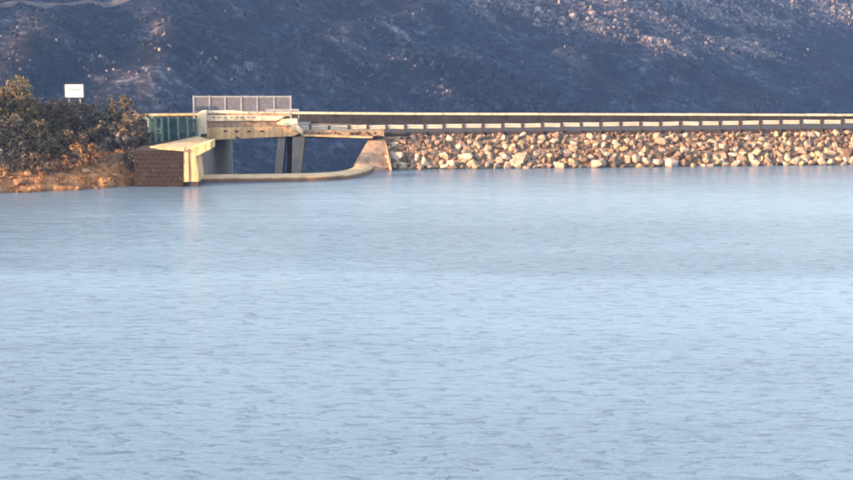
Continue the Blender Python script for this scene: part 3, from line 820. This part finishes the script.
# pier under the joint of the two spans
pier = lambda a, b2, c, d, Y, dy, mt, nm: obj(nm, MB().prism([at(a,136.5,Y), at(b2,136.5,Y), at(d,176,Y), at(d,190,Y), at(c,190,Y), at(c,176,Y)], (0, dy, 0)), M[mt], br)
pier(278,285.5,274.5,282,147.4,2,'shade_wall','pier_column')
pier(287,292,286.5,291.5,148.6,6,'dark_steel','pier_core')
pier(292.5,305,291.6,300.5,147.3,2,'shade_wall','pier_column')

# mesh railing on the far side of the deck
YF = 152.0
mf = thing('mesh_fence', (at(242,112,YF).x, YF, 3), 'tall grey framed mesh fence of six bays above the bridge deck', 'fence')
fpx = [193.6,209.4,225.0,241.2,257.2,274.0,290.6]
ft, fb = at(240,96.4,YF).z, at(240,111.8,YF).z
for px in fpx: obj('post', MB().bar((at(px,100,YF).x, YF, 2.7), (at(px,100,YF).x, YF, ft+.06), .15), M['galv'], mf)
for a, b2 in zip(fpx[:-1], fpx[1:]):
    xa, xb = at(a,100,YF).x+.08, at(b2,100,YF).x-.08
    obj('top_rail', MB().bar((xa,YF,ft-.03), (xb,YF,ft-.03), .12, .13), M['galv'], mf)
    obj('bottom_rail', MB().bar((xa,YF,fb), (xb,YF,fb), .08, .09), M['galv'], mf)
    w = MB(); k = 0; xx = xa+.03
    while xx < xb: w.box(xx, xx+.03, YF-.012, YF+.012, fb, ft-.08); xx += .085
    zz_ = fb+.1
    while zz_ < ft-.15: w.box(xa, xb, YF-.02, YF-.0125, zz_, zz_+.02); zz_ += .14
    tag(obj('wire_mesh', w, M['mesh_wire'], mf), kind='stuff')

# green palisade fence from the bridge post down to the bushes
gfx = [(149,.0),(154.8,.18),(161,.36),(168,.5),(177.4,.62),(187,.8),(196.6,1.0)]
def gfy(px): return float(np.interp(px, [137,150,197], [137.5,139.2,146.2]))
gf = thing('palisade_fence', (at(170,140,143).x, 143, 2.6), 'green steel fence on the wall top left of the bridge, its leaning posts bent over', 'fence')
def gtop(px): return float(np.interp(px, [137,150,162,178,197], [118.5,117,116.2,117,118]))
def gbot(px): return float(np.interp(px, [137,150,197], [150.5,147.2,137.8]))
for px, _ in gfx:
    Y = gfy(px); lo = at(px+1, gbot(px), Y); hi = at(px, gtop(px)+3, Y)
    bend = 1.6 if px < 165 else 0
    tipv = at(px-2.2*bend, gtop(px)-.2, Y)
    mid = lo.lerp(hi, .55)
    obj('post', MB().tube([lo, mid, hi, tipv], [.15 if px < 165 else .12]*4, 5), M['green_pale'], gf)
for i in range(len(gfx)-1):
    a, b2 = gfx[i][0], gfx[i+1][0]; w = MB(); k = a+1.8
    while k < b2-.8:
        Y = gfy(k)+.03; w.bar(at(k, gbot(k)-.6, Y), at(k, gtop(k)+.8, Y), .09, .04); k += 1.35
    tag(obj('pale_bars', w, M['green'], gf), kind='stuff')
    for f in (.12, .5, .9):
        pa, pb = at(a, gtop(a)+(gbot(a)-gtop(a))*f, gfy(a)+.1), at(b2, gtop(b2)+(gbot(b2)-gtop(b2))*f, gfy(b2)+.1)
        obj('cross_rail', MB().bar(pa, pb, .07, .10), M['green'], gf)
obj('end_panel', MB().prism([at(163,gtop(163)+2,gfy(163)+.16), at(176.5,gtop(176)+2,gfy(176)+.16), at(176.5,gbot(176)-2,gfy(176)+.16), at(163,gbot(163)-2,gfy(163)+.16)], (0,.04,0)), M['green'], gf)

# ---------------------------------------------------------------- sign
YS = 147.0
sg = thing('sign_board', (at(73.5,100,YS).x, YS, 2.6), 'white rectangular sign board with one line of faint grey print rising above the bushes', 'sign')
s1, s2 = at(64.6,84.6,YS), at(83.4,97.2,YS)
obj('board', MB().box(s1.x, s2.x, YS, YS+.05, s2.z, s1.z), M['sign_white'], sg)
fr = [('x', s1.x-.12, s2.x+.12, s1.z, s1.z+.11), ('x', s1.x-.12, s2.x+.12, s2.z-.11, s2.z), ('x', s1.x-.12, s1.x, s2.z, s1.z), ('x', s2.x, s2.x+.12, s2.z, s1.z)]
for _, a, b2, c, d in fr: obj('frame', MB().box(a, b2, YS-.03, YS+.07, c, d), M['sign_edge'], sg)
for px in (68.5, 79.5): x = at(px,90,YS).x; obj('post', MB().box(x-.06, x+.06, YS+.072, YS+.19, 2.0, s1.z-.1), M['galv'], sg)
R = random.Random(4); tx = MB(); k = at(67.8,90,YS).x; xe = at(80.6,90,YS).x; zt_ = at(70,89.8,YS).z
while k < xe:
    w = R.uniform(.07,.11); h = R.uniform(.15,.2)
    tx.box(k, k+w, YS-.006, YS-.002, zt_-h/2, zt_+h/2); k += w+.035
tag(obj('print', tx, M['sign_text'], sg), kind='stuff')

# ---------------------------------------------------------------- bushes on the bank
def bush(seed, px, pyb, Y, w, h, leaf, label, name='bush', bark='bark', dens=1.0, leafs=.16, gap=.42):
    r = random.Random(seed)
    x = at(px, 120, Y).x; zb = float(H_bank(np.array(x), np.array(Y)))
    if pyb is not None: zb = min(zb, 99)
    root = thing(name, (x, Y, zb), label, 'bush' if name != 'tree' else 'tree', 'bushes on the left bank')
    tb = MB(); tips = []
    for i in range(r.randint(4, 6)):
        a = r.uniform(0, 6.28); l = r.uniform(.5, .85)
        p0 = Vector((x+.1*math.cos(a), Y+.1*math.sin(a), zb-.3)); 
        p1 = Vector((x+w*.18*math.cos(a), Y+w*.18*math.sin(a), zb+h*l*.45))
        p2 = Vector((x+w*.34*math.cos(a+.3), Y+w*.34*math.sin(a+.3), zb+h*l))
        tb.tube([p0, p1, p2], [.05+.014*h, .035+.008*h, .015], 5); tips.append(p2)
        for j in range(3):
            a2 = a + r.uniform(-1.2, 1.2); s = p1.lerp(p2, r.uniform(0,.7))
            e = s + Vector((w*.25*math.cos(a2), w*.25*math.sin(a2), h*r.uniform(.08,.3)))
            tb.tube([s, e], [.03, .01], 4); tips.append(e)
    obj('trunk', tb, M[bark], root)
    # foliage lobes
    lobes = []
    for i in range(int(5+w*2.2)):
        a = r.uniform(0, 6.28); rr = math.sqrt(r.random())*.40*w
        hz = r.uniform(.12, .82); rr *= (1.0 - .5*max(0, hz-.55))
        lobes.append((Vector((x+rr*math.cos(a), Y+rr*math.sin(a)*.8, zb+h*hz)), r.uniform(.13,.26)*min(w, h*1.1)))
    lobes.append((Vector((x+r.uniform(-.1,.1)*w, Y, zb+h*.8)), .2*min(w,h)))
    cr_ = MB(); n = int(1150*dens*w*h/6)
    off = Vector((r.uniform(0,50),)*3)
    from mathutils import noise as mn
    cnt = 0; tries = 0
    while cnt < n and tries < n*6:
        tries += 1
        c, rad = r.choice(lobes)
        v = Vector((r.gauss(0,1), r.gauss(0,1), r.gauss(0,1))).normalized()*rad*(r.random()**.4)*1.05
        p = c + v
        if p.z < zb+.02 or mn.noise(p*1.5+off)*.5+.5 < gap: continue
        s = leafs*r.uniform(.5, 1.2); cnt += 1
        t = Vector((r.gauss(0,1), r.gauss(0,1), r.gauss(0,.7))).normalized()
        u = t.cross(Vector((r.gauss(0,1), r.gauss(0,1), r.gauss(0,1)))).normalized()
        cr_.add([p-t*s, p+u*s*.42, p+t*s, p-u*s*.42], [(0,1,2,3)])
    me = bpy.data.meshes.new('crown'); me.from_pydata(cr_.v, [], cr_.f); me.materials.append(M[leaf])
    link('crown', me, root)
    return root
BUSH = [
 (1, 24, 138.5, 5.6, 5.8, 'leaf_olive', 'tallest rounded olive green bush, at the top left above the bank', 1.2),
 (2, -4, 139.5, 4.6, 5.2, 'leaf_olive', 'olive green bush cut off by the left edge of the photo'),
 (3, 52, 139.5, 4.2, 3.7, 'leaf_brown', 'brownish bush between the tallest bush and the sign'),
 (4, 76, 141, 4.4, 3.5, 'leaf_brown', 'brown bush directly beneath the white sign board'),
 (5, 97, 141, 3.2, 2.9, 'leaf_grey', 'grey twiggy bush just right of the sign'),
 (6, 104, 137.5, 3.6, 2.4, 'leaf_dark', 'very dark low bush right of the sign, near the middle of the bank'),
 (7, 122, 140.5, 3.2, 3.8, 'leaf_dark', 'dark upright bush left of the green fence'),
 (8, 134, 137.5, 2.8, 2.9, 'leaf_dark', 'dark bush standing against the end of the green fence'),
 (9, 10, 134, 4.4, 3.6, 'leaf_dark', 'dark bush low at the left edge of the bank'),
 (10, 42, 134.5, 4.0, 3.2, 'leaf_olive', 'dull green bush in the middle of the left bank below the tallest one'),
 (11, 66, 135, 3.6, 2.6, 'leaf_brown', 'dry brown bush half way down the bank below the sign'),
 (12, 116, 136.3, 3.2, 1.7, 'leaf_grey', 'greyish bush above the orange tip of the bank'),
 (13, 26, 130.6, 3.2, 1.7, 'leaf_brown', 'small brown bush just above the orange earth at the left'),
 (14, 84, 132.4, 3.4, 1.6, 'leaf_rust', 'low rust coloured bush above the orange rocks'),
 (15, 62, 131.3, 2.8, 1.3, 'leaf_rust', 'low orange brown shrub nearest the water in the middle of the bank'),
 (16, 130, 133.8, 2.2, 2.0, 'leaf_dark', 'dark shrub touching the left side of the stone wall'),
 (17, 143, 140.6, 2.2, 2.8, 'leaf_dark', 'dark shrub in front of the left end of the green fence'),
 (18, 1, 130.2, 2.4, 1.6, 'leaf_grey', 'grey twiggy shrub by the water at the left edge'),
 (20, 45, 130.4, 1.8, 1.0, 'leaf_dark', 'smallest dark shrub just above the water'),
 (22, -75, 133, 5.0, 4.2, 'leaf_brown', 'brown bush well beyond the left edge of the photo'),
 (23, -120, 130, 5.5, 4.6, 'leaf_olive', 'wide olive bush farthest left along the shore outside the photo'),
 (24, -55, 140, 4.6, 5.2, 'leaf_dark', 'dark bush by the road outside the left edge of the photo'),
 (21, -30, 136, 5.0, 5.0, 'leaf_olive', 'olive bush beyond the left edge of the photo'),
]
for t in BUSH:
    seed, px, Y, w, h, leaf, label = t[:7]
    bush(seed*13, px, None, Y, w, h, leaf, label, dens=t[7] if len(t) > 7 else 1.0)
bush(400, 101, None, 142.5, 2.6, 3.6, 'leaf_grey', 'pale bare shrub of bleached branches sticking up right of the sign', bark='bark_pale', dens=.12)
# tufts of dry grass on the orange earth
gm = MB(); R = random.Random(77)
for i in range(2600):
    x = R.uniform(-37, WL-.4); y = float(shore(x)) + R.uniform(.5, 9)
    if x > xl0 and y > 131.9: continue
    z = float(H_bank(np.array(x), np.array(y))); h = R.uniform(.12,.38)
    for j in range(2):
        a = R.uniform(0, 6.28); d = Vector((math.cos(a), math.sin(a), 0))*.05
        tpt = Vector((x, y, z+h)) + d*R.uniform(-2,2)*1.5
        gm.add([Vector((x,y,z-.05))-d, Vector((x,y,z-.05))+d, tpt], [(0,1,2)])
me = bpy.data.meshes.new('dry_grass'); me.from_pydata(gm.v, [], gm.f); me.materials.append(M['leaf_rust'])
tag(link('dry_grass', me), 'dry rust coloured grass tufts over the orange bank', 'grass', kind='stuff')

# ---------------------------------------------------------------- haze
hz = MB().box(-1650, 1650, -350, 2150, -104, 128)
hm = bpy.data.materials.new('haze'); hm.use_nodes = True
for n_ in list(hm.node_tree.nodes):
    if n_.type == 'BSDF_PRINCIPLED': hm.node_tree.nodes.remove(n_)
pv = hm.node_tree.nodes.new('ShaderNodeVolumePrincipled')
pv.inputs['Color'].default_value = (0.26, 0.46, 1.0, 1)
pv.inputs['Density'].default_value = 0.00014
pv.inputs['Anisotropy'].default_value = 0.0
hm.node_tree.links.new(pv.outputs[0], [n_ for n_ in hm.node_tree.nodes if n_.type == 'OUTPUT_MATERIAL'][0].inputs['Volume'])
tag(obj('haze', hz, hm), 'thin blue haze over the lake and hillside', 'haze', kind='stuff')
